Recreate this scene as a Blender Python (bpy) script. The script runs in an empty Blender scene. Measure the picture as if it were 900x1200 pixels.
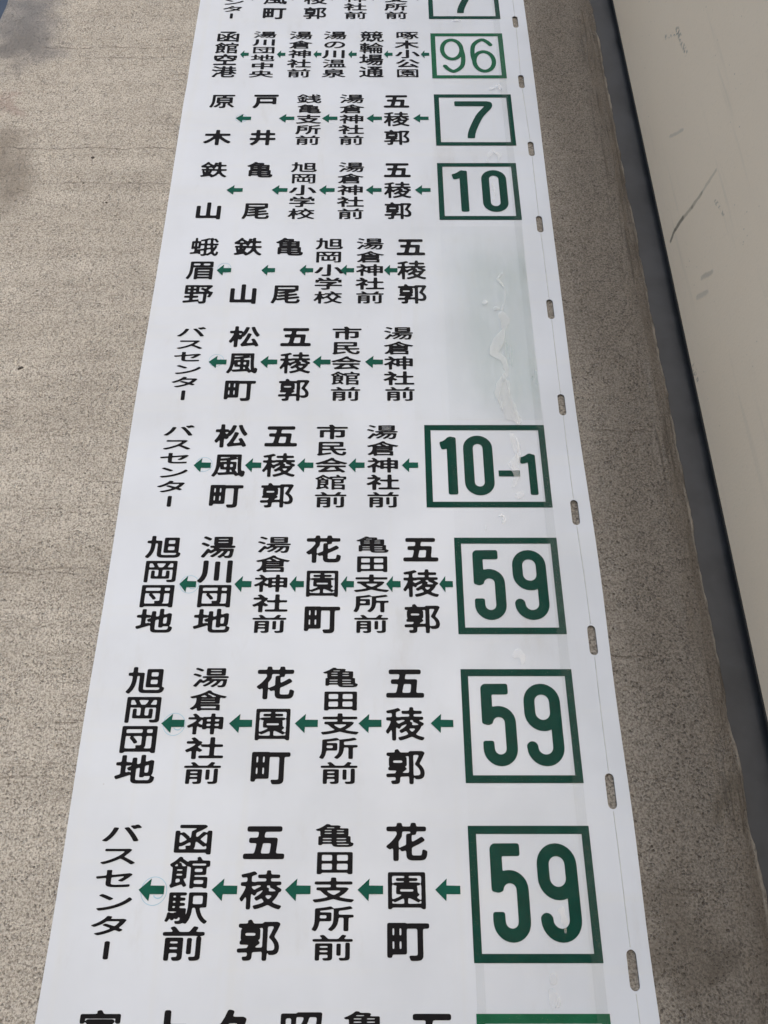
import bpy, bmesh, math, random
import numpy as np
from mathutils import Vector, noise as mnoise
random.seed(7)
SC = bpy.context.scene
COL = SC.collection
R = math.radians

# ------------------------------------------------------------------ camera
U = 2.0                      # metres per plane unit
F = 950.0                    # focal length in photograph pixels
S = math.sin(math.atan(F/1886.0)); CT = math.cos(math.atan(F/1886.0))
D = U*S                      # distance camera - sign face
CAMZ = 1.45
cam = bpy.data.cameras.new('camera'); camo = bpy.data.objects.new('camera', cam); COL.objects.link(camo)
camo.location = (0, -D, CAMZ)
camo.rotation_euler = (R(90) + math.atan(F/1886.0), 0, 0)
cam.sensor_fit = 'VERTICAL'; cam.sensor_height = 24.0; cam.lens = 24.0*F/1200.0
cam.shift_x = 8.0/1200.0
cam.clip_start = 0.02; cam.clip_end = 500
SC.camera = camo

# ------------------------------------------------------------------ light
SUN_EL, SUN_AZ = R(25), R(17)      # azimuth measured from -y (out of the wall) towards -x (left)
w = bpy.data.worlds.new("World"); SC.world = w; w.use_nodes = True
nt = w.node_tree; nt.nodes.clear()
sky = nt.nodes.new('ShaderNodeTexSky'); sky.sky_type = 'NISHITA'; sky.sun_disc = False
sdir = Vector((math.sin(SUN_AZ)*math.cos(SUN_EL), -math.cos(SUN_AZ)*math.cos(SUN_EL), math.sin(SUN_EL)))
sky.sun_elevation = SUN_EL; sky.sun_rotation = math.atan2(sdir.x, sdir.y)
sky.air_density = 1.0; sky.dust_density = 1.2; sky.ozone_density = 1.0
bg = nt.nodes.new('ShaderNodeBackground'); bg.inputs[1].default_value = 0.15
out = nt.nodes.new('ShaderNodeOutputWorld')
nt.links.new(sky.outputs[0], bg.inputs[0]); nt.links.new(bg.outputs[0], out.inputs[0])
sl = bpy.data.lights.new('sun', 'SUN'); sl.energy = 1.2; sl.angle = R(72); sl.color = (1, .965, .93)
so = bpy.data.objects.new('sun', sl); COL.objects.link(so)
so.rotation_euler = (-sdir).to_track_quat('-Z', 'Y').to_euler()
SC.view_settings.view_transform = 'Standard'; SC.view_settings.look = 'None'
SC.view_settings.exposure = 0.47; SC.view_settings.gamma = 1.0
SC.render.engine = 'CYCLES'

# ------------------------------------------------------------------ mapping: photograph pixel -> sign plane (metres)
def PX(px, py): return U*(px-442.0)/(py+1286.0)
def PZ(py): return U*2112.0/(py+1286.0) - D*CT/S + CAMZ
SPLAY = R(9)            # the side wall opens slightly outwards
def PW(px, py):          # pixel -> world point on the side wall's face
    dx, dy, dz = (px-442.0), F, (600.0-py)
    d = Vector((dx, dy*CT - dz*S, dy*S + dz*CT)); nrm = Vector((-math.cos(SPLAY), -math.sin(SPLAY), 0))
    o = Vector((0, -D, CAMZ)); t = (Vector((WX, 0, 0))-o).dot(nrm)/d.dot(nrm)
    return tuple(o+d*t)
XC = 0.1985*U             # right edge of the pillar
WX = 0.2146*U            # side wall plane

# ------------------------------------------------------------------ object helpers
def tag(o, label=None, cat=None, kind=None, group=None):
    if label: o['label'] = label
    if cat: o['category'] = cat
    if kind: o['kind'] = kind
    if group: o['group'] = group
    return o
def link(name, me, mat=None, parent=None, loc=(0, 0, 0)):
    o = bpy.data.objects.new(name, me); COL.objects.link(o); o.location = loc
    if mat and not me.materials: me.materials.append(mat)
    if parent: o.parent = parent
    return o
def empty(name, loc=(0, 0, 0)):
    o = bpy.data.objects.new(name, None); COL.objects.link(o); o.location = loc
    o.empty_display_size = .1
    return o
def curve_mesh(loops, extrude=0.0, name='outline'):
    """filled mesh in the local xy plane from closed loops (even-odd holes)"""
    cu = bpy.data.curves.new('tmp', 'CURVE'); cu.dimensions = '2D'; cu.fill_mode = 'BOTH'; cu.extrude = extrude
    for lp in loops:
        sp = cu.splines.new('POLY'); sp.points.add(len(lp)-1); sp.use_cyclic_u = True
        for i, p in enumerate(lp): sp.points[i].co = (p[0], p[1], 0, 1)
    o = bpy.data.objects.new('tmp', cu); COL.objects.link(o)
    dg = bpy.context.evaluated_depsgraph_get()
    me = bpy.data.meshes.new_from_object(o.evaluated_get(dg)); me.name = name
    bpy.data.objects.remove(o); bpy.data.curves.remove(cu)
    return me
def sheet(loops, y):
    """flat sheet standing in the wall's plane at depth y (loops given as x,z)"""
    me = curve_mesh(loops)
    for v in me.vertices: v.co = Vector((v.co.x, y, v.co.y))
    return me

# ------------------------------------------------------------------ node helpers
def mat_new(name):
    m = bpy.data.materials.new(name); m.use_nodes = True; t = m.node_tree; t.nodes.clear()
    o = t.nodes.new('ShaderNodeOutputMaterial'); return m, t, o
class N:
    def __init__(s, t): s.t = t
    def node(s, k, **kw):
        n = s.t.nodes.new(k)
        for a, b in kw.items(): setattr(n, a, b)
        return n
    def val(s, sock, v):
        if hasattr(v, 'is_output'): s.t.links.new(v, sock)
        elif v is not None: sock.default_value = v
    def math(s, op, a, b=None, c=None, clamp=False):
        n = s.node('ShaderNodeMath', operation=op, use_clamp=clamp)
        s.val(n.inputs[0], a)
        if b is not None: s.val(n.inputs[1], b)
        if c is not None: s.val(n.inputs[2], c)
        return n.outputs[0]
    def vmath(s, op, a, b=None, out=0):
        n = s.node('ShaderNodeVectorMath', operation=op); s.val(n.inputs[0], a)
        if b is not None: s.val(n.inputs[1], b)
        return n.outputs[out]
    def coords(s, scale=(1, 1, 1)):
        g = s.node('ShaderNodeNewGeometry'); m = s.node('ShaderNodeMapping'); m.inputs['Scale'].default_value = scale
        s.t.links.new(g.outputs['Position'], m.inputs[0]); return m.outputs[0]
    def noise(s, vec, scale, detail=4, rough=.5, dist=0):
        n = s.node('ShaderNodeTexNoise'); s.val(n.inputs['Vector'], vec)
        n.inputs['Scale'].default_value = scale; n.inputs['Detail'].default_value = detail
        n.inputs['Roughness'].default_value = rough; n.inputs['Distortion'].default_value = dist
        return n.outputs['Fac']
    def voro(s, vec, scale, rnd=1):
        n = s.node('ShaderNodeTexVoronoi'); s.val(n.inputs['Vector'], vec)
        n.inputs['Scale'].default_value = scale; n.inputs['Randomness'].default_value = rnd
        return n.outputs['Distance']
    def ramp(s, f, a, b, lo=0.0, hi=1.0, smooth=True):
        n = s.node('ShaderNodeMapRange'); n.interpolation_type = 'SMOOTHSTEP' if smooth else 'LINEAR'
        s.val(n.inputs['Value'], f); n.inputs['From Min'].default_value = a; n.inputs['From Max'].default_value = b
        n.inputs['To Min'].default_value = lo; n.inputs['To Max'].default_value = hi
        return n.outputs['Result']
    def mix(s, f, a, b, mode='MIX'):
        n = s.node('ShaderNodeMix', data_type='RGBA', blend_type=mode)
        s.val(n.inputs[0], f); s.val(n.inputs[6], a); s.val(n.inputs[7], b); return n.outputs[2]
    def seg(s, vec, A, B, w0, w1):
        """soft mask of a line segment A-B in world space: 1 inside w0, 0 beyond w1"""
        A = Vector(A); B = Vector(B); ab = B-A
        pa = s.vmath('SUBTRACT', vec, tuple(A))
        d = s.vmath('DOT_PRODUCT', pa, tuple(ab/ab.length_squared), out=1)
        t = s.math('ADD', d, 0.0, clamp=True)
        sc = s.node('ShaderNodeVectorMath', operation='SCALE'); sc.inputs[0].default_value = tuple(ab); s.val(sc.inputs['Scale'], t)
        L = s.vmath('LENGTH', s.vmath('SUBTRACT', pa, sc.outputs[0]), out=1)
        return s.ramp(L, w0, w1, 1, 0)
    def bsdf(s, color, rough=.8, spec=.5, normal=None, **kw):
        b = s.node('ShaderNodeBsdfPrincipled'); s.val(b.inputs['Base Color'], color); s.val(b.inputs['Roughness'], rough)
        b.inputs['Specular IOR Level'].default_value = spec
        if normal is not None: s.t.links.new(normal, b.inputs['Normal'])
        return b
    def bump(s, h, strength, dist, normal=None):
        b = s.node('ShaderNodeBump'); s.val(b.inputs['Height'], h)
        b.inputs['Strength'].default_value = strength; b.inputs['Distance'].default_value = dist
        if normal is not None: s.t.links.new(normal, b.inputs['Normal'])
        return b.outputs[0]
def C(r, g, b): return (r, g, b, 1)

# ------------------------------------------------------------------ materials
def concrete():
    m, t, o = mat_new('exposed_concrete'); n = N(t)
    P = n.coords()
    xyz = n.node('ShaderNodeSeparateXYZ'); t.links.new(P, xyz.inputs[0])
    X, Z = xyz.outputs[0], xyz.outputs[2]
    grain = n.noise(P, 420, 6, .8)
    fine = n.noise(P, 620, 3, .8)
    mott = n.noise(P, 9, 5, .6)
    band = n.noise(n.coords((.8, 1, 45)), 1.6, 4, .6)
    col = n.mix(n.ramp(mott, .25, .75), C(.50, .463, .415), C(.63, .588, .53))
    col = n.mix(n.ramp(band, .42, .60, 0, .24), col, C(.33, .295, .245))
    col = n.mix(n.ramp(grain, .37, .60, .9, 0), col, C(.17, .148, .125))
    col = n.mix(n.ramp(fine, .52, .70, 0, .75), col, C(.74, .70, .64))
    # dirtier, browner right flank of the pillar, with shading towards the corner painted in
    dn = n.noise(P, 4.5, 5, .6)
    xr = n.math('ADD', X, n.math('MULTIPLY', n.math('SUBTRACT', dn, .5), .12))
    dirt_shade = n.ramp(xr, .15, .33, 0, .95)
    col = n.mix(dirt_shade, col, n.mix(n.ramp(grain, .36, .62), C(.085, .073, .061), C(.225, .198, .17)))
    # pits
    pv = n.voro(P, 170)
    psel = n.noise(P, 60, 2, .5)
    pit = n.math('MULTIPLY', n.ramp(pv, .14, .30, 1, 0), n.ramp(psel, .46, .60, 0, 1))
    pv2 = n.voro(P, 330); pit2 = n.math('MULTIPLY', n.ramp(pv2, .18, .36, 1, 0), n.ramp(n.noise(P, 35, 3, .6), .40, .60, .15, 1))
    pit = n.math('MAXIMUM', pit, n.math('MULTIPLY', pit2, .75))
    dash = n.noise(n.coords((28, 1, 330)), 1, 4, .7)
    dsel = n.noise(n.coords((2, 1, 14)), 1, 3, .5)
    col = n.mix(n.math('MULTIPLY', n.ramp(dash, .54, .70, 0, .8), n.ramp(dsel, .45, .62)), col, C(.20, .17, .14))
    col = n.mix(n.math('MULTIPLY', pit, n.ramp(X, .1, .35, .34, .8)), col, C(.085, .07, .06))
    # stains
    nz = n.node('ShaderNodeTexNoise'); t.links.new(P, nz.inputs['Vector']); nz.inputs['Scale'].default_value = 16; nz.inputs['Detail'].default_value = 5
    off = n.vmath('MULTIPLY', n.vmath('SUBTRACT', nz.outputs['Color'], (.5, .5, .5)), (.13, 0, .16))
    PP = n.vmath('ADD', P, off)
    def stain(col, a, b, w0, w1, amt, c):
        A = (PX(*a), .004, PZ(a[1])); B = (PX(*b), .004, PZ(b[1]))
        return n.mix(n.math('MULTIPLY', n.seg(PP, A, B, w0, w1), amt), col, c)
    col = stain(col, (30, 10), (28, 50), .004, .105, .85, C(.16, .16, .17))
    col = stain(col, (2, 62), (20, 52), .002, .075, .7, C(.17, .16, .155))
    col = stain(col, (0, 175), (14, 215), .002, .085, .65, C(.19, .165, .14))
    col = stain(col, (0, 118), (10, 120), .002, .03, .4, C(.27, .19, .17))
    col = stain(col, (785, 1060), (800, 1160), .006, .045, .45, C(.10, .083, .066))
    col = n.mix(n.math('MULTIPLY', n.ramp(xr, XC-.045, XC-.005), .45), col, C(.12, .102, .085))  # painted shade: darkens towards the edge as the corner turns away
    col = stain(col, (838, 1125), (840, 1145), .004, .022, .55, C(.09, .075, .06))
    col = stain(col, (850, 940), (848, 960), .004, .022, .5, C(.10, .085, .065))
    # hairline cracks and pour lines
    wz = n.noise(n.coords((9, 1, .1)), 1, 6, .7)
    crk = None
    for (py, x0, x1, wd, am) in ((172, -80, 210, .0009, .5), (54, 40, 215, .0013, .45), (213, 60, 205, .001, .35), (66, 90, 222, .0012, .35),
                                 (730, 90, 112, .001, .55), (765, 40, 100, .0007, .4), (665, -90, 125, .0012, .3), (671, -90, 118, .0012, .3),
                                 (910, -90, 70, .0012, .3), (563, 100, 150, .001, .35), (504, 690, 775, .001, .6), (770, 700, 770, .001, .55), (1043, 790, 835, .0012, .6)):
        z0 = PZ(py); A, B = PX(x0, py), PX(x1, py)
        zz = n.math('SUBTRACT', n.math('ADD', Z, n.math('MULTIPLY', n.math('SUBTRACT', wz, .5), .03)), z0)
        g = n.ramp(n.math('ABSOLUTE', zz), wd*.4, wd*1.6, am, 0)
        g = n.math('MULTIPLY', g, n.math('MULTIPLY', n.ramp(X, A, A+.02), n.ramp(X, B-.02, B, 1, 0)))
        g = n.math('MULTIPLY', g, n.ramp(psel, .35, .5, .25, 1))
        crk = g if crk is None else n.math('MAXIMUM', crk, g)
    col = n.mix(crk, col, C(.10, .08, .065))
    # vertical trowel scrapes on the rounded right corner
    scr = n.noise(n.coords((230, 60, 9)), 1, 4, .65)
    sm = n.math('MULTIPLY', n.ramp(X, XC-.055, XC-.025), n.ramp(n.noise(n.coords((4, 1, 5)), 1, 2, .5), .42, .55))
    col = n.mix(n.math('MULTIPLY', n.ramp(scr, .5, .62, 0, .7), sm), col, C(.085, .072, .06))
    edge = n.math('MULTIPLY', n.ramp(X, XC-.0065, XC-.003), n.ramp(n.noise(n.coords((30, 1, 12)), 1, 4, .7), .40, .58))
    col = n.mix(n.math('MULTIPLY', edge, .55), col, C(.42, .385, .34))
    h = n.math('ADD', n.math('MULTIPLY', grain, .5), n.math('MULTIPLY', fine, .2))
    h = n.math('SUBTRACT', h, n.math('MULTIPLY', pit, .9))
    h = n.math('SUBTRACT', h, n.math('MULTIPLY', crk, .8))
    h = n.math('ADD', h, n.math('MULTIPLY', n.math('MULTIPLY', scr, sm), 1.6))
    h = n.math('ADD', h, n.math('MULTIPLY', band, .25))
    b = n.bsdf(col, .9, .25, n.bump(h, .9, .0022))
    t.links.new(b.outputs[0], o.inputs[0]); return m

def board_white():
    m, t, o = mat_new('white_sign_sheet'); n = N(t)
    P = n.coords()
    big = n.noise(P, 7, 4, .55); st = n.noise(n.coords((1, 1, 30)), 2, 3, .5); sv = n.noise(n.coords((40, 1, 1.2)), 1, 3, .5)
    col = n.mix(n.ramp(big, .35, .7, 0, .55), C(.630, .664, .735), C(.545, .572, .625))
    col = n.mix(n.ramp(st, .5, .7, 0, .22), col, C(.64, .655, .66))
    col = n.mix(n.ramp(sv, .55, .75, 0, .18), col, C(.60, .60, .57))
    sp = n.voro(P, 42); sel = n.noise(P, 23, 2, .5)
    speck = n.math('MULTIPLY', n.ramp(sp, .02, .045, 1, 0), n.ramp(sel, .60, .66))
    col = n.mix(n.math('MULTIPLY', speck, .6), col, C(.28, .25, .21))
    # faint smeared dirt
    sm = n.noise(n.coords((14, 1, 5)), 1, 6, .7)
    col = n.mix(n.ramp(sm, .55, .8, 0, .4), col, C(.46, .45, .43))
    h = n.math('ADD', n.math('MULTIPLY', n.noise(P, 2.6, 2, .5), 1.0), n.math('MULTIPLY', n.noise(P, 40, 2, .5), .02))
    h = n.math('ADD', h, n.math('MULTIPLY', n.noise(P, 500, 2, .5), .003))
    b = n.bsdf(col, n.ramp(big, .3, .7, .30, .42), .4, n.bump(h, .35, .010))
    t.links.new(b.outputs[0], o.inputs[0]); return m

def ink(name, c, rough=.4, worn=0.0):
    m, t, o = mat_new(name); n = N(t); P = n.coords()
    a = n.noise(P, 55, 4, .6); f = n.noise(P, 420, 2, .6)
    col = n.mix(n.ramp(a, .3, .7, 0, .6), C(*c), C(*(min(1, x*1.45+.004) for x in c)))
    col = n.mix(n.ramp(f, .60, .72, 0, .10+worn), col, C(*(x*.6+.05 for x in c)))
    b = n.bsdf(col, n.ramp(a, .3, .7, rough-.06, rough+.1), .06, n.bump(n.noise(P, 30, 2, .5), .2, .002))
    t.links.new(b.outputs[0], o.inputs[0]); return m

def clear_film(name, amount, tint, rough=.12, wav=.5, gloss=.05, fade=None):
    m, t, o = mat_new(name); n = N(t); P = n.coords()
    tr = n.node('ShaderNodeBsdfTransparent'); tr.inputs[0].default_value = C(*(1-.03*(1-x) for x in tint))
    nrm = n.bump(n.noise(P, 13, 3, .5, .6), wav, .012)
    b = n.bsdf(C(*tint), .5, .2, nrm)
    gl = n.node('ShaderNodeBsdfGlossy'); gl.inputs['Roughness'].default_value = rough; t.links.new(nrm, gl.inputs['Normal'])
    mx = n.node('ShaderNodeMixShader'); n.val(mx.inputs[0], n.ramp(n.noise(n.coords((18, 1, 4)), 1, 4, .6), .3, .75, amount*.5, amount*1.4) if fade is None else n.math('MULTIPLY', n.ramp(n.noise(n.coords((18, 1, 4)), 1, 4, .6), .3, .75, amount*.5, amount*1.4), fade(n)))
    t.links.new(tr.outputs[0], mx.inputs[1]); t.links.new(b.outputs[0], mx.inputs[2])
    fr = n.node('ShaderNodeFresnel'); fr.inputs['IOR'].default_value = 1.4; t.links.new(nrm, fr.inputs['Normal'])
    m2 = n.node('ShaderNodeMixShader'); n.val(m2.inputs[0], n.math('MULTIPLY', fr.outputs[0], gloss))
    t.links.new(mx.outputs[0], m2.inputs[1]); t.links.new(gl.outputs[0], m2.inputs[2])
    t.links.new(m2.outputs[0], o.inputs[0]); return m

def cream_paint():
    m, t, o = mat_new('cream_wall_paint'); n = N(t); P = n.coords()
    big = n.noise(P, 5, 4, .5); f = n.noise(P, 260, 3, .6)
    col = n.mix(n.ramp(big, .35, .7, 0, .5), C(.90, .735, .555), C(.87, .70, .52))
    col = n.mix(n.ramp(f, .55, .75, 0, .2), col, C(.66, .56, .43))
    sp = n.voro(P, 95); sel = n.noise(P, 17, 3, .6)
    col = n.mix(n.math('MULTIPLY', n.math('MULTIPLY', n.ramp(sp, .05, .13, 1, 0), n.ramp(sel, .50, .66)), .6), col, C(.30, .25, .19))
    nz = n.node('ShaderNodeTexNoise'); t.links.new(P, nz.inputs['Vector']); nz.inputs['Scale'].default_value = 60; nz.inputs['Detail'].default_value = 4
    PP = n.vmath('ADD', P, n.vmath('MULTIPLY', n.vmath('SUBTRACT', nz.outputs['Color'], (.5, .5, .5)), (0, .008, .008)))
    def mark(col, pts, w, amt, c, holes=False):
        for a, b2 in zip(pts, pts[1:]):
            k = n.seg(PP, PW(*a), PW(*b2), w*.3, w)
            if holes: k = n.math('MULTIPLY', k, n.ramp(n.noise(P, 180, 2, .5), .45, .6))
            col = n.mix(n.math('MULTIPLY', k, amt), col, c)
        return col
    DK = C(.20, .17, .125)
    col = mark(col, [(786, 282), (791, 269), (800, 256)], .0050, .85, DK)
    col = mark(col, [(800, 256), (811, 243), (822, 226)], .0048, .5, DK)
    col = mark(col, [(822, 226), (839, 200)], .0036, .3, DK)
    col = mark(col, [(823, 325), (834, 319)], .0055, .4, C(.27, .25, .22))
    col = mark(col, [(818, 348), (828, 343)], .0055, .3, C(.30, .28, .25))
    col = mark(col, [(780, 43), (797, 38)], .005, .6, C(.22, .2, .17), True)
    col = mark(col, [(793, 33), (804, 62)], .006, .6, C(.22, .2, .17), True)
    col = mark(col, [(838, 235), (848, 252)], .003, .5, C(.25, .22, .18), True)
    col = mark(col, [(812, 428), (818, 448)], .004, .6, C(.22, .2, .17), True)
    col = mark(col, [(785, 160), (800, 152)], .004, .3, C(.3, .28, .25))
    sv = n.noise(n.coords((1, 60, 3)), 1, 4, .6)
    col = n.mix(n.ramp(sv, .58, .8, 0, .22), col, C(.42, .37, .30))
    h = n.math('ADD', n.math('MULTIPLY', f, .3), n.math('MULTIPLY', big, 2.0))
    b = n.bsdf(col, .62, .3, n.bump(h, .35, .002))
    t.links.new(b.outputs[0], o.inputs[0]); return m

def plain(name, c, rough, var=.3, scale=40, bumpd=.001, spec=.4):
    m, t, o = mat_new(name); n = N(t); P = n.coords()
    a = n.noise(P, scale, 5, .6); f = n.noise(P, scale*9, 2, .6)
    col = n.mix(n.ramp(a, .3, .7), C(*c), C(*(x*(1+var) for x in c)))
    col = n.mix(n.ramp(f, .6, .75, 0, .3), col, C(*(x*(1+2*var) for x in c)))
    b = n.bsdf(col, n.ramp(a, .3, .7, rough-.08, rough+.08), spec, n.bump(n.math('ADD', a, n.math('MULTIPLY', f, .3)), .3, bumpd))
    t.links.new(b.outputs[0], o.inputs[0]); return m

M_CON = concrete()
M_BOARD = board_white()
M_BLACK = ink('black_cut_vinyl', (.007, .0065, .008), .5)
M_GREEN = ink('dark_green_vinyl', (.002, .042, .030), .5)
M_GREEN2 = ink('fresh_green_vinyl', (.008, .095, .045), .40)
M_ARROW = ink('green_arrow_vinyl', (.006, .075, .052), .5)
M_RING = ink('faded_blue_line', (.30, .47, .58), .5)
M_FILM = clear_film('clear_cover_film', .004, (.52, .53, .52), .14)
M_FEDGE = clear_film('film_overlap', .05, (.42, .47, .45), .2, .3, .1)
M_BUBBLE = clear_film('lifted_film_glint', .30, (.92, .94, .96), .16, .10, .5)  # lifted film; its pale tint also paints in reflected sky
def blank_fade(n):
    g = n.node('ShaderNodeNewGeometry'); q = n.node('ShaderNodeSeparateXYZ'); n.t.links.new(g.outputs['Position'], q.inputs[0])
    wv = n.math('MULTIPLY', n.math('SUBTRACT', n.noise(n.coords((4, 1, 3)), 1, 2, .4), .5), .12)
    fx = n.ramp(n.math('ADD', q.outputs[0], wv), .015*U, .10*U, 0, 1)
    fz = n.math('MULTIPLY', n.ramp(n.math('ADD', q.outputs[2], wv), PZ(330), PZ(255), 1, 0), n.ramp(n.math('ADD', q.outputs[2], wv), PZ(496), PZ(455), .25, 1))
    return n.math('MULTIPLY', fx, fz)
M_BLANK = clear_film('blanking_film', .30, (.60, .70, .67), .35, .12, .10, blank_fade)
M_CREAM = cream_paint()
M_TRIM = plain('grey_painted_steel', (.036, .037, .041), .42, .35, 25)
M_SEAM = plain('pressed_seam_grey', (.52, .53, .52), .7, .3, 60)  # seam line slightly greyer than the sheet
M_GAP = plain('black_gap_shadow', (.02, .02, .02), .7)  # near-black colour for the painted shadow gap
M_BLUE = plain('blue_grey_cladding', (.028, .042, .068), .5, .3, 6)
M_PAVE = plain('pavement_asphalt', (.16, .155, .15), .9, .4, 60)
M_SPECK = plain('dark_speck', (.05, .042, .035), .8)

# ------------------------------------------------------------------ ground
me = bpy.data.meshes.new('ground'); bm = bmesh.new()
bmesh.ops.create_grid(bm, x_segments=2, y_segments=2, size=60); bm.to_mesh(me); bm.free()
tag(link('ground', me, M_PAVE), kind='structure')

# ------------------------------------------------------------------ concrete pillar
ZT = 4.6
def fbm(x, y, z): return mnoise.fractal(Vector((x, y, z)), 1.0, 2.1, 4)
def pillar():
    root = empty('concrete_pillar', (0, .15, 0))
    tag(root, 'broad grey concrete pillar with pitted face and worn rounded corner behind the white sign', 'pillar')
    XL = -.3415*U
    # plan profile, from left return round the front to the right return
    prof = [(XL, .55), (XL, .02)]
    ch = .014
    prof += [(XL, .011), (XL+.004, .006), (XL+.010, .0030)]
    prof += [(XL+.010+(XC-.050-XL-.010)*i/22.0, .0030) for i in range(1, 23)]
    for i in range(1, 27):                     # rounded, scraped right corner
        a = i/26.0
        x = XC-.050+.046*a; y = .0030+.0105*a**2.6
        prof.append((x, y))
    prof += [(XC-.002, .0150), (XC-.0005, .0175), (XC+.0003, .021), (XC+.0001, .05), (XC, .08), (XC, .2), (XC, .55)]
    nz_ = 620; z0, z1 = 0.0, ZT
    verts, faces = [], []
    ks = len(prof)
    for j in range(nz_+1):
        z = z0+(z1-z0)*j/nz_
        for i, (x, y) in enumerate(prof):
            k = max(0.0, min(1.0, (x-(XC-.055))/.03)) if y < .06 else 0
            kl = 1.0 if i in (1, 2, 3, 4) else 0
            dy = k*(.0022*fbm(x*60, 0, z*6)+.0018*fbm(x*25, 3, z*25))
            dx = 0
            if x > XC-.012 and y < .06:
                dx = .0034*fbm(5, 1, z*16)+.0016*fbm(9, 4, z*70)
            if kl: dx = .004*fbm(2, 7, z*9); dy += .002*fbm(2, 9, z*14)
            verts.append((x+dx, y+dy, z))
    for j in range(nz_):
        for i in range(ks-1):
            a = j*ks+i; faces.append((a, a+1, a+1+ks, a+ks))
    top = [nz_*ks+i for i in range(ks)]; faces.append(tuple(reversed(top)))
    faces.append(tuple([0*ks+ks-1, nz_*ks+ks-1, nz_*ks, 0]))
    me = bpy.data.meshes.new('pillar_body'); me.from_pydata([(x, y-.15, z) for x, y, z in verts], [], faces); me.update()
    for p in me.polygons: p.use_smooth = True
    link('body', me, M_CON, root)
    for (px, py, rx, rz, an) in ((23, 430, .0042, .0022, .45), (108, 183, .003, .0025, 0), (124, 236, .002, .0015, 0), (97, 213, .0017, .0013, .2)):
        me = bpy.data.meshes.new('chip'); bm = bmesh.new()
        bmesh.ops.create_icosphere(bm, subdivisions=2, radius=1)
        for v in bm.verts:
            k = 1+.25*mnoise.noise(v.co*2+Vector((px, py, 0)))
            x, y, z = v.co.x*rx*k, v.co.y*.0012, v.co.z*rz*k
            v.co = (x*math.cos(an)-z*math.sin(an), y, x*math.sin(an)+z*math.cos(an))
        bm.to_mesh(me); bm.free()
        link('chip', me, M_SPECK, root, (PX(px, py), .0030-.15, PZ(py)))
pillar()

# dark steel trim between the pillar and the side wall
def box(me_name, x0, x1, y0, y1, z0, z1, bev=0):
    me = bpy.data.meshes.new(me_name); bm = bmesh.new()
    bmesh.ops.create_cube(bm, size=1)
    for v in bm.verts: v.co = ((x0+x1)/2+v.co.x*(x1-x0), (y0+y1)/2+v.co.y*(y1-y0), (z0+z1)/2+v.co.z*(z1-z0))
    if bev: bmesh.ops.bevel(bm, geom=bm.edges[:], offset=bev, segments=2, affect='EDGES')
    bm.to_mesh(me); bm.free(); return me
XD = XC*1.03
tr = empty('steel_trim', (XC, .03, 0))
tag(tr, 'dark grey painted steel trim strip in the corner between concrete pillar and cream wall', 'trim')
def rel(me, o): 
    for v in me.vertices: v.co -= o.location
    return me
# the flat face, plus a black strip standing in for the shadow gap by the wall
link('face_plate', rel(box('face_plate', XC-.02, WX+.03, .0175, .030, 0, ZT-.02, .0008), tr), M_TRIM, tr)
link('gap_shadow_strip', rel(box('gap_shadow_strip', WX-.0010, WX+.012, .0005, .004, 0, ZT-.03), tr), M_GAP, tr)

# cream side wall standing forward at right angles
cw = empty('cream_wall', (WX, 0, 0)); cw.rotation_euler = (0, 0, SPLAY)
tag(cw, 'cream painted wall at the right edge with a slanted dark scratch and small scuffs', 'wall')
link('wall_face', rel(box('wall_face', WX, WX+.14, -2.2, 0, 0, ZT-.01, .0007), cw), M_CREAM, cw)  # unseen length runs past the camera to block light from the right

# dark blue building behind, seen past the pillar's left edge
bw = empty('blue_wall', (-1.6, .9, 0))
tag(bw, 'dark blue grey wall just visible past the pillar in the top left corner', 'wall')
link('cladding', rel(box('cladding', -3.0, -.3, .9, 1.0, 0, ZT, .004), bw), M_BLUE, bw)

# ------------------------------------------------------------------ the sign
YF = 0.0                  # front face of the sheet
sign = empty('route_sign', (0, 0, 1.9))
tag(sign, 'long white bus route sign with black Japanese stop names, green arrows and boxed green numbers', 'sign')
def srel(me):
    for v in me.vertices: v.co -= Vector((0, 0, 1.9))
    return me
slots = [(611, 88, 103.5), (604, 19, 32.6), (622.5, 166, 183), (632.5, 253, 272.5), (645, 351, 374), (658.5, 462, 487),
         (674, 586, 615.5), (694.5, 733, 768), (716, 906.5, 948.5), (742, 1113, 1162)]
sl_q = [(s[0]-442)/((s[1]+s[2])/2+1286) for s in slots]
slot_def = [(PX(x, (a+b)/2), PZ(b), PZ(a)) for x, a, b in slots]
pitch = 3.897e-5*2112*U
zt = max(s[2] for s in slot_def); zb = min(s[1] for s in slot_def)
hh = slot_def[0][2]-slot_def[0][1]
for k in (1, 2, 3): slot_def.append((.1235*U, zt+pitch*k-hh, zt+pitch*k)); slot_def.append((.1235*U, zb-pitch*k, zb-pitch*k+hh))
SW = .0024*U
def stadium(x, z0, z1, r, n=8):
    pts = []
    for i in range(n+1):
        a = math.pi*i/n; pts.append((x+r*math.cos(a), z1-r+r*math.sin(a)))
    for i in range(n+1):
        a = math.pi+math.pi*i/n; pts.append((x+r*math.cos(a), z0+r+r*math.sin(a)))
    return pts
zlo, zhi = PZ(1500), PZ(-230)
def edgeR(z): # slight bow of the free edge
    q = 2112*U/(z-CAMZ+D*CT/S); y = q-1286
    return U*(.1333-.0016*math.exp(-((y-410)/150.)**2)+.0003*math.sin(y/47.))
def edgeL(z):
    q = 2112*U/(z-CAMZ+D*CT/S); y = q-1286
    return U*(-.1611-.0003*math.sin(y/61.)+.0004*math.exp(-((y-95)/14.)**2))
zs = [zlo+(zhi-zlo)*i/160. for i in range(161)]
outer = [(edgeL(z), z) for z in zs]+[(edgeR(z), z) for z in reversed(zs)]
T = .0013
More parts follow.
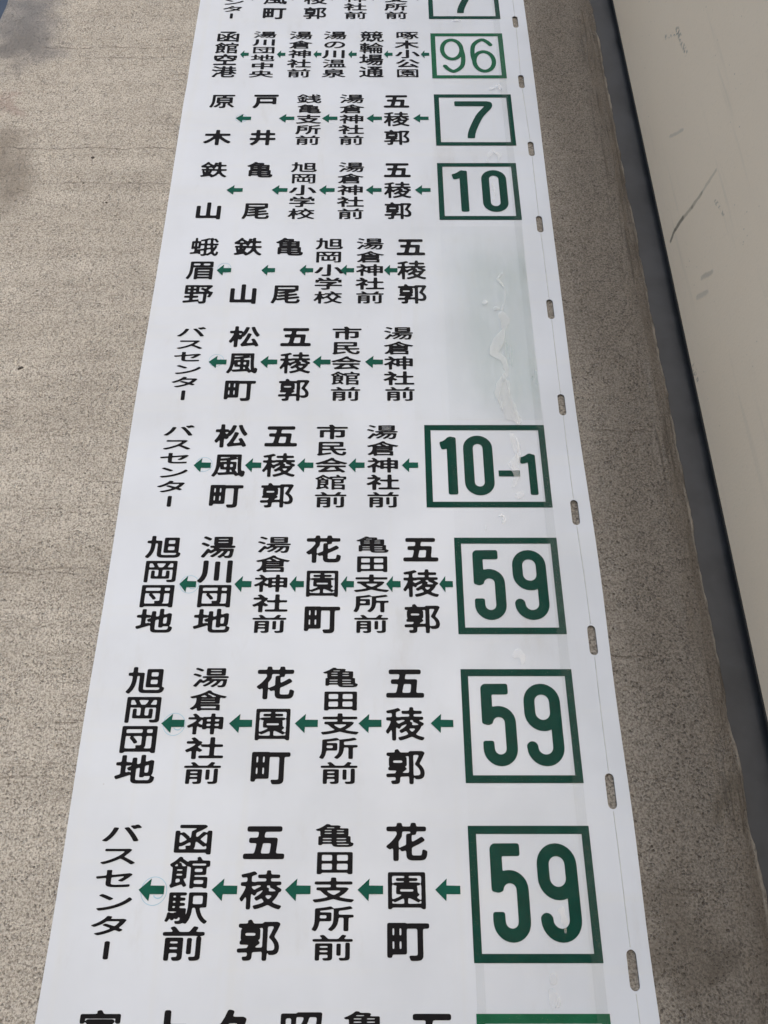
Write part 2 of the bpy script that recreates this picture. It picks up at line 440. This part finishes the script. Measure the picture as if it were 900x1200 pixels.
loops = [outer]+[stadium(x, a, b, SW) for x, a, b in slot_def]
me = curve_mesh(loops, T/2)
for v in me.vertices: v.co = Vector((v.co.x, YF+T/2-v.co.z, v.co.y))
link('sheet', srel(me), M_BOARD, sign)
# folded seam that runs through the slots
def seam_x(z): return U*.1237 - (U*.1333-edgeR(z))*.9
zz = sorted(slot_def, key=lambda s: s[1])
for (a, b) in zip(zz, zz[1:]):
    z0, z1 = a[2]+.002, b[1]-.002
    ps = [(seam_x(z0+(z1-z0)*i/8.), z0+(z1-z0)*i/8.) for i in range(9)]
    ps = [(x*(1)+((a[0]-seam_x(z0))*(1-i/8.)+(b[0]-seam_x(z1))*(i/8.)), z) for i, (x, z) in enumerate(ps)]
    hw = .00045
    verts = [(x-hw, YF-.00012, z) for x, z in ps]+[(x, YF-.0006, z) for x, z in ps]+[(x+hw, YF-.00012, z) for x, z in ps]
    k = len(ps); faces = []
    for i in range(k-1):
        faces.append((i, k+i, k+i+1, i+1)); faces.append((k+i, 2*k+i, 2*k+i+1, k+i+1))
    me = bpy.data.meshes.new('seam'); me.from_pydata(verts, [], faces); link('seam', srel(me), M_SEAM, sign)

# ------------------------------------------------------------------ shape machinery: signed distance -> rounded outlines
def contour(Fd, x0, y0, h, tol):
    """closed iso-0 loops of field Fd (rows=y) where Fd<0 is inside"""
    ny, nx = Fd.shape
    ins = Fd < 0
    mixc = (ins[:-1, :-1].astype(int)+ins[1:, :-1]+ins[:-1, 1:]+ins[1:, 1:])
    cells = np.argwhere((mixc > 0) & (mixc < 4))
    nxt = {}; pos = {}
    def pt(ja, ia, jb, ib):
        k = (ja, ia, jb, ib) if (ja, ia) < (jb, ib) else (jb, ib, ja, ia)
        if k not in pos:
            a, b = Fd[k[0], k[1]], Fd[k[2], k[3]]; t = a/(a-b)
            pos[k] = (x0+h*(k[1]+t*(k[3]-k[1])), y0+h*(k[0]+t*(k[2]-k[0])))
        return k
    for j, i in cells:
        cs = [(j, i), (j, i+1), (j+1, i+1), (j+1, i)]
        s = [ins[c] for c in cs]; ent = []; ext = []
        for q in range(4):
            a, b = cs[q], cs[(q+1) % 4]
            if s[q] and not s[(q+1) % 4]: ext.append(pt(*a, *b))
            if not s[q] and s[(q+1) % 4]: ent.append((q, pt(*a, *b)))
        if len(ext) == 1: nxt[ext[0]] = ent[0][1]
        else:
            # saddle: keep the two inside corners apart
            for q in range(4):
                if s[q]:
                    e = pt(*cs[q], *cs[(q+1) % 4]); f = pt(*cs[q-1], *cs[q]); nxt[e] = f
    loops = []
    while nxt:
        st, cur = nxt.popitem(); lp = [pos[st]]
        while cur != st and cur in nxt:
            lp.append(pos[cur]); cur = nxt.pop(cur)
        if len(lp) > 8: loops.append(simplify(lp, tol))
    return [l for l in loops if len(l) > 3]
def simplify(pts, tol):
    P = np.array(pts); n = len(P); keep = np.zeros(n, bool)
    far = int(np.argmax(((P-P[0])**2).sum(1))); keep[0] = keep[far] = True
    st = [(0, far), (far, n)]
    PPp = np.vstack([P, P[:1]])
    while st:
        a, b = st.pop()
        if b-a < 2: continue
        A, B = PPp[a], PPp[b]; d = B-A; L = math.hypot(*d)+1e-12
        q = PPp[a+1:b]-A; tt = np.clip((q@d)/(L*L), 0, 1); dist = np.hypot(q[:, 0]-tt*d[0], q[:, 1]-tt*d[1])
        m = int(dist.argmax())
        if dist[m] > tol:
            m += a+1; keep[m] = True; st += [(a, m), (m, b)]
    return [tuple(p) for p in P[keep]]
def blur(Fd, s):
    r = int(3*s)+1; k = np.exp(-.5*(np.arange(-r, r+1)/s)**2); k /= k.sum()
    G = np.pad(Fd, r, mode='edge')
    G = np.apply_along_axis(lambda v: np.convolve(v, k, 'valid'), 0, G)
    return np.apply_along_axis(lambda v: np.convolve(v, k, 'valid'), 1, G)
NG = 118; GLO, GHI = -.09, 1.09; GH = (GHI-GLO)/(NG-1)
gx = GLO+GH*np.arange(NG); GXX, GYY = np.meshgrid(gx, gx)
def seg_dist(segs):
    PXx = GXX.ravel().astype(np.float32); PYy = GYY.ravel().astype(np.float32)
    best = np.full(PXx.shape, 9e9, np.float32); par = np.zeros(PXx.shape, bool)
    for (x1, y1, x2, y2) in segs:
        dx, dy = x2-x1, y2-y1; L = dx*dx+dy*dy
        if L < 1e-14: continue
        t = np.clip(((PXx-x1)*dx+(PYy-y1)*dy)/L, 0, 1)
        np.minimum(best, (PXx-x1-t*dx)**2+(PYy-y1-t*dy)**2, out=best)
        if (y1 > y2) != (y2 > y1) or y1 != y2:
            c = ((y1 > PYy) != (y2 > PYy)) & (PXx < (x2-x1)*(PYy-y1)/((y2-y1) if y2 != y1 else 1)+x1)
            par ^= c
    d = np.sqrt(best); d[par] *= -1
    return d.reshape(NG, NG)
def glyph_segments(ch):
    c = bpy.data.curves.new('g', 'FONT'); c.body = ch; c.resolution_u = 4
    o = bpy.data.objects.new('g', c); COL.objects.link(o)
    m = o.evaluated_get(bpy.context.evaluated_depsgraph_get()).to_mesh()
    cnt = {}
    co = [(v.co.x, v.co.y+.14) for v in m.vertices]
    key = [(round(x, 5), round(y, 5)) for x, y in co]
    for p in m.polygons:
        vs = list(p.vertices)
        for a, b in zip(vs, vs[1:]+vs[:1]):
            ka, kb = key[a], key[b]
            e = (ka, kb) if ka < kb else (kb, ka); cnt[e] = cnt.get(e, 0)+1
    segs = [(*a, *b) for (a, b), n_ in cnt.items() if n_ == 1]
    o.evaluated_get(bpy.context.evaluated_depsgraph_get()).to_mesh_clear()
    bpy.data.objects.remove(o); bpy.data.curves.remove(c)
    return segs
_glyph = {}
KATA = 'バスセンタの'
def glyph(ch, squeeze=1.0):
    """unit em outline loops centred on 0,0; rounded heavy gothic"""
    kq = (ch, round(squeeze, 1))
    if kq in _glyph: return _glyph[kq]
    if ch == 'ー':
        segs = [(.50, .86, .50, .16)]
        d = seg_dist(segs); d = np.abs(d)-.062
    else:
        segs = glyph_segments(ch)
        per = sum(math.hypot(a-c, b-e) for a, b, c, e in segs)
        d = seg_dist(segs)
        r = float(np.interp(per, (6.5, 8, 9.5, 11, 12.6), (.034, .025, .019, .015, .011)))
        if ch in KATA: r = .026
        if squeeze < .65: r *= .8
        d = blur(d, 1.9)-r
    lp = contour(d, GLO-.5, GLO-.5, GH, .0012)
    _glyph[kq] = lp
    return lp
_gm = {}
def glyph_mesh(ch, wx, hz):
    """cut-vinyl character sheet; shared between alike characters"""
    k = (ch, round(wx, 4), round(hz, 4))
    if k not in _gm:
        lp = [[(x*wx, y*hz) for x, y in l] for l in glyph(ch, hz/wx)]
        me = curve_mesh(lp, name='character')
        for v in me.vertices: v.co = Vector((v.co.x, 0, v.co.y))
        me.materials.append(M_BLACK)
        _gm[k] = me
    return _gm[k]

EM = .0221*U
COLSPEC = {1: (.27, 0), 2: (.27, .73), 3: (.275, .3625), 4: (.228, .2573), 5: (.172, .207), 6: (.140, .172), 7: (.12, .147)}
def column(text, px, pmid, ytop, ybot, top_only=None):
    x = PX(px, pmid); z1, z0 = PZ(ytop), PZ(ybot); H = z1-z0
    nch = len(text); ink_, pit_ = COLSPEC[nch]
    for i, ch in enumerate(text):
        zc = z1-H*(ink_/2+pit_*i)
        wx = EM*(1.0 if nch <= 4 else .97)
        hz = H*ink_/.90
        if ch == 'ー': hz *= 1.0
        jx = random.uniform(-.0006, .0006)
        link('character', glyph_mesh(ch, wx, hz), None, sign, (x+jx, YF-.0004, zc-1.9))
def arrow(px, py, wpx, hpx=None):
    x = PX(px, py); z = PZ(py); W = U*wpx/(py+1286.); H = .0104*U*1.0
    if hpx: H = U*hpx*2112/(py+1286.)**2
    a = random.uniform(-.012, .012)
    pts = [(-.5, 0), (-.03, .5), (-.05, .19), (.5, .18), (.5, -.19), (-.05, -.19), (-.07, -.5)]
    me = sheet([[(u*W, v*H) for u, v in pts]], 0)
    o = link('arrow', me, M_ARROW, sign, (x, YF-.0006, z-1.9)); o.rotation_euler = (0, a, 0)
def ring(px, py, rpx):
    x = PX(px, py); z = PZ(py); r = U*rpx/(py+1286.); n_ = 40; w_ = .00065
    c = [[(q*math.cos(2*math.pi*i/n_), q*math.sin(2*math.pi*i/n_)) for i in range(n_)] for q in (r, r-w_)]
    link('sticker_ring', sheet(c, 0), M_RING, sign, (x, YF-.0002, z-1.9))
    ar = [(.42*r*math.cos(t)+.35*r, .42*r*math.sin(t)-.12*r) for t in [R(-150+i*20) for i in range(12)]]
    ar += [(.34*r*math.cos(t)+.35*r, .34*r*math.sin(t)-.12*r) for t in [R(-150+i*20) for i in range(11, -1, -1)]]
    link('sticker_mark', sheet([ar], 0), M_RING, sign, (x, YF-.00025, z-1.9))

rows = [
 # mid, top, bottom, columns (text, x), arrows (x, width), arrow y, arrow height
 (0, -24, 22.5, [('亀田支所前', 464), ('湯倉神社前', 417), ('五稜郭', 370), ('松風町', 323), ('バスセンター', 274)],
   [(491, 17), (439, 17), (391, 17), (345, 17), (298, 17)], -3),
 (64, 37.5, 91, [('啄木小公園', 477.3), ('競輪場通', 435.5), ('湯の川温泉', 392), ('湯倉神社前', 351.5), ('湯川団地中央', 308.5), ('函館空港', 265)],
   [(498, 10), (455, 10), (413, 10), (372, 9.5), (329.5, 10), (286.5, 10)], 64),
 (140, 111.4, 170, [('五稜郭', 464.7), ('湯倉神社前', 412), ('銭亀支所前', 361.5), ('戸井', 310), ('原木', 258)],
   [(493.3, 18), (438.6, 18), (386.5, 18), (336, 18), (285.3, 18)], 139),
 (222, 191, 257, [('五稜郭', 466.2), ('湯倉神社前', 411), ('旭岡小学校', 354.8), ('亀尾', 302), ('鉄山', 248)],
   [(495.4, 18.4), (438, 18.4), (383, 18.4), (327.7, 18.4), (275, 19)], 223),
 (318, 280, 356, [('五稜郭', 482.5), ('湯倉神社前', 433.5), ('旭岡小学校', 385), ('亀尾', 337), ('鉄山', 288), ('蛾眉野', 236)],
   [(457.8, 16), (407, 16), (359, 16), (314.4, 16), (262.5, 17)], 317),
 (425, 384, 470, [('湯倉神社前', 467.8), ('市民会館前', 405.8), ('五稜郭', 345.5), ('松風町', 284), ('バスセンター', 220)],
   [(438.3, 21), (377, 21), (315, 20), (255, 21)], 424.5),
 (546, 499, 595, [('湯倉神社前', 448.6), ('市民会館前', 388.5), ('五稜郭', 327), ('松風町', 267.5), ('バスセンター', 204)],
   [(480.5, 19), (417.8, 19), (357.8, 19), (296.7, 19), (237, 20)], 545.5),
 (685, 629.7, 742, [('五稜郭', 493.3), ('亀田支所前', 435.5), ('花園町', 378), ('湯倉神社前', 318), ('湯川団地', 252), ('旭岡団地', 186.3)],
   [(522.7, 16), (461, 17), (407, 15.6), (347.7, 17), (284.7, 20), (220, 19.6)], 684.8),
 (848, 783.6, 919, [('五稜郭', 475), ('亀田支所前', 398), ('花園町', 319.5), ('湯倉神社前', 242), ('旭岡団地', 165)],
   [(518, 26.5), (433.6, 27), (359, 27), (282, 27), (202.6, 27)], 848),
 (1043, 967, 1126, [('花園町', 477), ('亀田支所前', 391), ('五稜郭', 306), ('函館駅前', 221), ('バスセンター', 134)],
   [(524.7, 29.5), (434, 30), (349, 30), (263, 30), (177.5, 30)], 1043),
 (1275, 1186.5, 1376, [('五稜郭', 508), ('亀田支所前', 427), ('昭和', 350), ('久', 272), ('上', 190), ('富岡', 107)],
   [], 1275),
]
for (mid, yt, yb, cols, arrs, ay) in rows:
    for tx, x in cols: column(tx, x, mid, yt, yb)
    for x, w_ in arrs: arrow(x, ay, w_)
for px, py, r in ((180.3, 1044.5, 15.5), (204, 849, 13.2), (222, 685, 11.3), (239, 544.5, 9.8), (253.5, 422.5, 8.8), (263, 314.5, 8), (283, 139, 7.0)): ring(px, py, r)

# ------------------------------------------------------------------ boxed numbers
def stroke(path, hw, rc, closed=False):
    """field (negative inside) of a flat-ended stroke with softened corners, on arrays AX, AY"""
    best = np.full(AX.shape, 9e9); n_ = len(path); h = hw-rc
    rng = range(n_ if closed else n_-1)
    for i in rng:
        (x1, y1), (x2, y2) = path[i], path[(i+1) % n_]
        dx, dy = x2-x1, y2-y1; L = math.hypot(dx, dy)
        if L < 1e-9: continue
        ux, uy = dx/L, dy/L
        a0 = rc if (i == 0 and not closed) else 0; a1 = rc if (i == n_-2 and not closed) else 0
        lx = (AX-x1)*ux+(AY-y1)*uy; ly = -(AX-x1)*uy+(AY-y1)*ux
        c = (a0+L-a1)/2; hl = max(0, (L-a0-a1)/2)
        qx = np.abs(lx-c)-hl; qy = np.abs(ly)-h
        d = np.hypot(np.maximum(qx, 0), np.maximum(qy, 0))+np.minimum(np.maximum(qx, qy), 0)
        best = np.minimum(best, d)
        if closed or i > 0: best = np.minimum(best, np.hypot(AX-x1, AY-y1)-h)
    return best-rc
def arc(cx, cy, rx, ry, a0, a1, n_=14): return [(cx+rx*math.cos(R(a0+(a1-a0)*i/n_)), cy+ry*math.sin(R(a0+(a1-a0)*i/n_))) for i in range(n_+1)]
def crom(p, k=6):
    q = [p[0]]+list(p)+[p[-1]]; o = []
    for i in range(1, len(q)-2):
        for j in range(k):
            t = j/k; a, b, c, d = q[i-1], q[i], q[i+1], q[i+2]
            o.append(tuple(.5*(2*b[m]+(c[m]-a[m])*t+(2*a[m]-5*b[m]+4*c[m]-d[m])*t*t+(3*b[m]-a[m]-3*c[m]+d[m])*t**3) for m in (0, 1)))
    return o+[p[-1]]
# digit paths: cell 0..w wide, 0..1 high (y up), in units of digit height; w given
def digit_path(ch, w, hw):
    x0, x1, xc = hw, w-hw, w/2; r = (x1-x0)/2; b, t = hw, 1-hw
    if ch == '5':
        return [([(x1-.005, t), (x0, t), (x0, .50)], False),
                ([(x0+.01, .50+hw)]+arc(xc, .715-hw-r*.9, r, r*.95, 165, 0)+[(x1, b+r)]+arc(xc, b+r, r, r, 0, -180)+[(x0, .30)], False)]
    if ch == '9':
        return [(arc(xc, t-r, r, r, 0, 180)+arc(xc, .43+hw+r*.9, r, r, 180, 360), True),
                ([(x1, t-r), (x1, b+r)]+arc(xc, b+r, r, r, 0, -180)+[(x0, .265)], False)]
    if ch == '0':
        return [(arc(xc, t-r, r, r, 0, 180)+arc(xc, b+r, r, r, 180, 360), True)]
    if ch == '1':
        return [([(x1, 1), (x1, 0)], False), ([(.0, .845), (w*.28, .862), (w*.5, .90), (w*.66, .94), (x1, 1-hw*.55)], False)]
    if ch == '7':
        return [([(0, t), (w-hw, t)], False), (crom([(w-hw, t), (.885*w, .84), (.66*w, .61), (.498*w, .34), (.407*w, .13), (.387*w, 0)]), False)]
    if ch == 'round9':
        return [(arc(.475*w, .675, .475*w-hw, .325-hw, 0, 360, 30)[:-1], True),
                (crom([(.95*w-hw, .675), (w-hw, .45), (.84*w, .19), (.54*w, hw), (.32*w, .085), (.15*w, .20)]), False)]
    if ch == 'dash': return [([(0, .5), (w, .5)], False)]
def number_mesh(items, mat):
    """items: (digit, x, z_bottom, width, height, halfstroke, corner) in metres -> list of loops"""
    global AX, AY
    res = []
    for (ch, x, z, wd, ht, hw, rc) in items:
        pad = .008; h = .00042
        nx = int((wd+2*pad)/h)+1; nz2 = int((ht+2*pad)/h)+1
        ax = (np.arange(nx)*h-pad)/ht; ay = (np.arange(nz2)*h-pad)/ht
        AX, AY = np.meshgrid(ax, ay)
        fld = None
        if ch == 'six':
            paths = digit_path('round9', wd/ht, hw/ht)
            paths = [([(wd/ht-a, 1-b_) for a, b_ in p], c) for p, c in paths]
        else: paths = digit_path(ch, wd/ht, hw/ht)
        for p, c in paths:
            d = stroke(p, hw/ht, rc/ht, c); fld = d if fld is None else np.minimum(fld, d)
        if ch == '7': fld = np.maximum(fld, -AY)
        if ch in ('1', '5', '7'): fld = blur(fld, 1.2)
        lps = contour(fld, -pad/ht, -pad/ht, h/ht, .0015)
        me = sheet([[(px*ht, py*ht) for px, py in l] for l in lps], 0)
        link('numeral', me, mat, sign, (x, YF-.0005, z-1.9))
def number_box(yt, yb, xl, wunits, digits, mat):
    """xl: pixel of the left edge on the top line; wunits: width in plane units"""
    x0 = PX(xl, yt); x1 = x0+wunits*U; z1, z0 = PZ(yt), PZ(yb); b = .0041*U
    ring_ = [[(x0, z0), (x1, z0), (x1, z1), (x0, z1)], [(x0+b, z0+b*.97), (x1-b, z0+b*.97), (x1-b, z1-b*.97), (x0+b, z1-b*.97)]]
    link('number_border', srel(sheet(ring_, YF-.0005)), mat, sign)
    W, H = x1-x0, z1-z0
    items = [(ch, x0+u*W, z0+(1-v1)*H, (u1-u)*W, (v1-v)*H, hw*U, rc*U) for ch, u, v, u1, v1, hw, rc in digits]
    number_mesh(items, mat)
HW, RC = .00305, .0012
D59 = [('5', .168, .135, .465, .86, HW, RC), ('9', .545, .135, .868, .86, HW, RC)]
number_box(968, 1129, 548, .0628, D59, M_GREEN)
number_box(784.5, 918, 539.5, .0627, D59, M_GREEN)
number_box(630.5, 743.5, 532, .0626, D59, M_GREEN)
number_box(498.5, 595, 497, .0785, [('1', .128, .155, .258, .85, HW, RC), ('0', .315, .135, .555, .86, HW*1.03, RC),
           ('dash', .592, .52, .765, .68, .0022, .0002), ('1', .772, .37, .900, .855, .0025, .0010)], M_GREEN)
number_box(191.5, 258, 512, .0625, [('1', .185, .14, .372, .86, HW, RC), ('0', .545, .13, .858, .865, HW, RC)], M_GREEN)
number_box(111, 171, 508.3, .0645, [('7', .258, .14, .744, .86, HW, RC)], M_GREEN)
number_box(39.5, 92.2, 504.2, .0634, [('round9', .122, .12, .465, .876, .0019, .0018), ('six', .535, .12, .878, .876, .0019, .0018)], M_GREEN2)
number_box(-25, 22.6, 500.5, .0640, [('7', .258, .14, .744, .86, HW, RC)], M_GREEN)
number_box(1188.3, 1385, 558, .0632, [], M_GREEN2)

# ------------------------------------------------------------------ clear films, trapped air and painted reflections
fx0, fx1 = .0476*U, .1092*U
def rect_sheet(name, x0, x1, z0, z1, y, mat):
    link(name, srel(sheet([[(x0, z0), (x1, z0), (x1, z1), (x0, z1)]], y)), mat, sign)
rect_sheet('cover_film', fx0, fx1, zlo+.01, zhi-.01, YF-.0012, M_FILM)
rect_sheet('film_edge', fx1-.0055*U, fx1+.0003, zlo+.012, zhi-.012, YF-.0016, M_FEDGE)
rect_sheet('film_edge', fx0-.0003, fx0+.004*U, PZ(1188), PZ(1130), YF-.0016, M_FEDGE)
rect_sheet('blank_sticker', .0250*U, .1088*U, PZ(493), PZ(266), YF-.0008, M_BLANK)
def blobs(parts, y):
    """parts: lists of (px,py,r_px) chains joined into one lifted pocket or painted glint"""
    pts = [(PX(a, b), PZ(b), U*r/(b+1286.)) for a, b, r in parts]
    xs = [p[0] for p in pts]; zs_ = [p[1] for p in pts]; m = .012; h = .0007
    x0, z0 = min(xs)-m, min(zs_)-m
    nx = int((max(xs)+m-x0)/h)+1; nz2 = int((max(zs_)+m-z0)/h)+1
    A, B = np.meshgrid(x0+np.arange(nx)*h, z0+np.arange(nz2)*h)
    f = np.full(A.shape, 9e9)
    for p, q in zip(pts, pts[1:] or pts):
        dx, dz = q[0]-p[0], q[1]-p[1]; L = dx*dx+dz*dz
        t = np.clip(((A-p[0])*dx+(B-p[1])*dz)/L, 0, 1) if L > 0 else 0*A
        f = np.minimum(f, np.hypot(A-p[0]-t*dx, B-p[1]-t*dz)-(p[2]+(q[2]-p[2])*t))
    wob = np.array([[mnoise.noise(Vector((a*110, b*110, 3)))*.0028 for a in A[0]] for b in B[:, 0]])
    f = blur(f+wob*.8, 1.0)
    lp = contour(f, x0, z0, h, .0002)
    if lp: link('air_pocket_glint', srel(sheet(lp, y)), M_BUBBLE, sign)
YB = YF-.0020
blobs([(589, 320, 1.2), (582, 328, 1), (588, 334, 1.2), (592, 340, 1), (591, 355, .8), (588, 364, 1)], YB)
blobs([(568, 356, 3.2)], YB)
blobs([(581, 362, 3.2), (584, 362, 2)], YB)
blobs([(588, 370, 5), (592, 375, 6), (590, 388, 2), (583, 402, 7), (578, 415, 5), (590, 422, 3), (594, 436, 2), (590, 445, 4)], YB)
blobs([(590, 450, 7), (588, 462, 9), (594, 474, 9), (598, 486, 8), (606, 494, 5)], YB)
blobs([(600, 512, 3.5), (604, 522, 5), (608, 534, 3), (602, 546, 6), (606, 558, 3), (602, 570, 2.5)], YB)
blobs([(607, 582, 4), (611, 580, 4)], YB)
blobs([(585, 606, 1.6), (588, 604, 1.8), (591, 608, 1.6), (589, 613, 1.4)], YB)
blobs([(570, 617, 1), (568, 623, 1)], YB)
blobs([(603, 770, 3), (607, 766, 5), (612, 770, 3), (612, 778, 2)], YB)
blobs([(648, 1144, 3), (648, 1149, 5)], YB)
blobs([(646, 1164, 5), (650, 1174, 7), (654, 1178, 4)], YB)
blobs([(658, 1066, 3), (661, 1080, 3.5), (662, 1092, 2)], YB)  # reflection on the nine, painted as a pale patch
blobs([(571, 190, 1.6), (573, 182, 2), (578, 178, 2.2), (585, 183, 1.8), (584, 190, 1.5)], YB)
blobs([(577, 215, 1.2), (579, 228, 1.6), (577, 240, 1)], YB)  # reflection inside the zero, painted as a pale patch
blobs([(575, 105, 2), (584, 102, 2.4), (586, 106, 2)], YB)
blobs([(530, 26, .7), (536, 24, .9), (540, 26, .6)], YB)
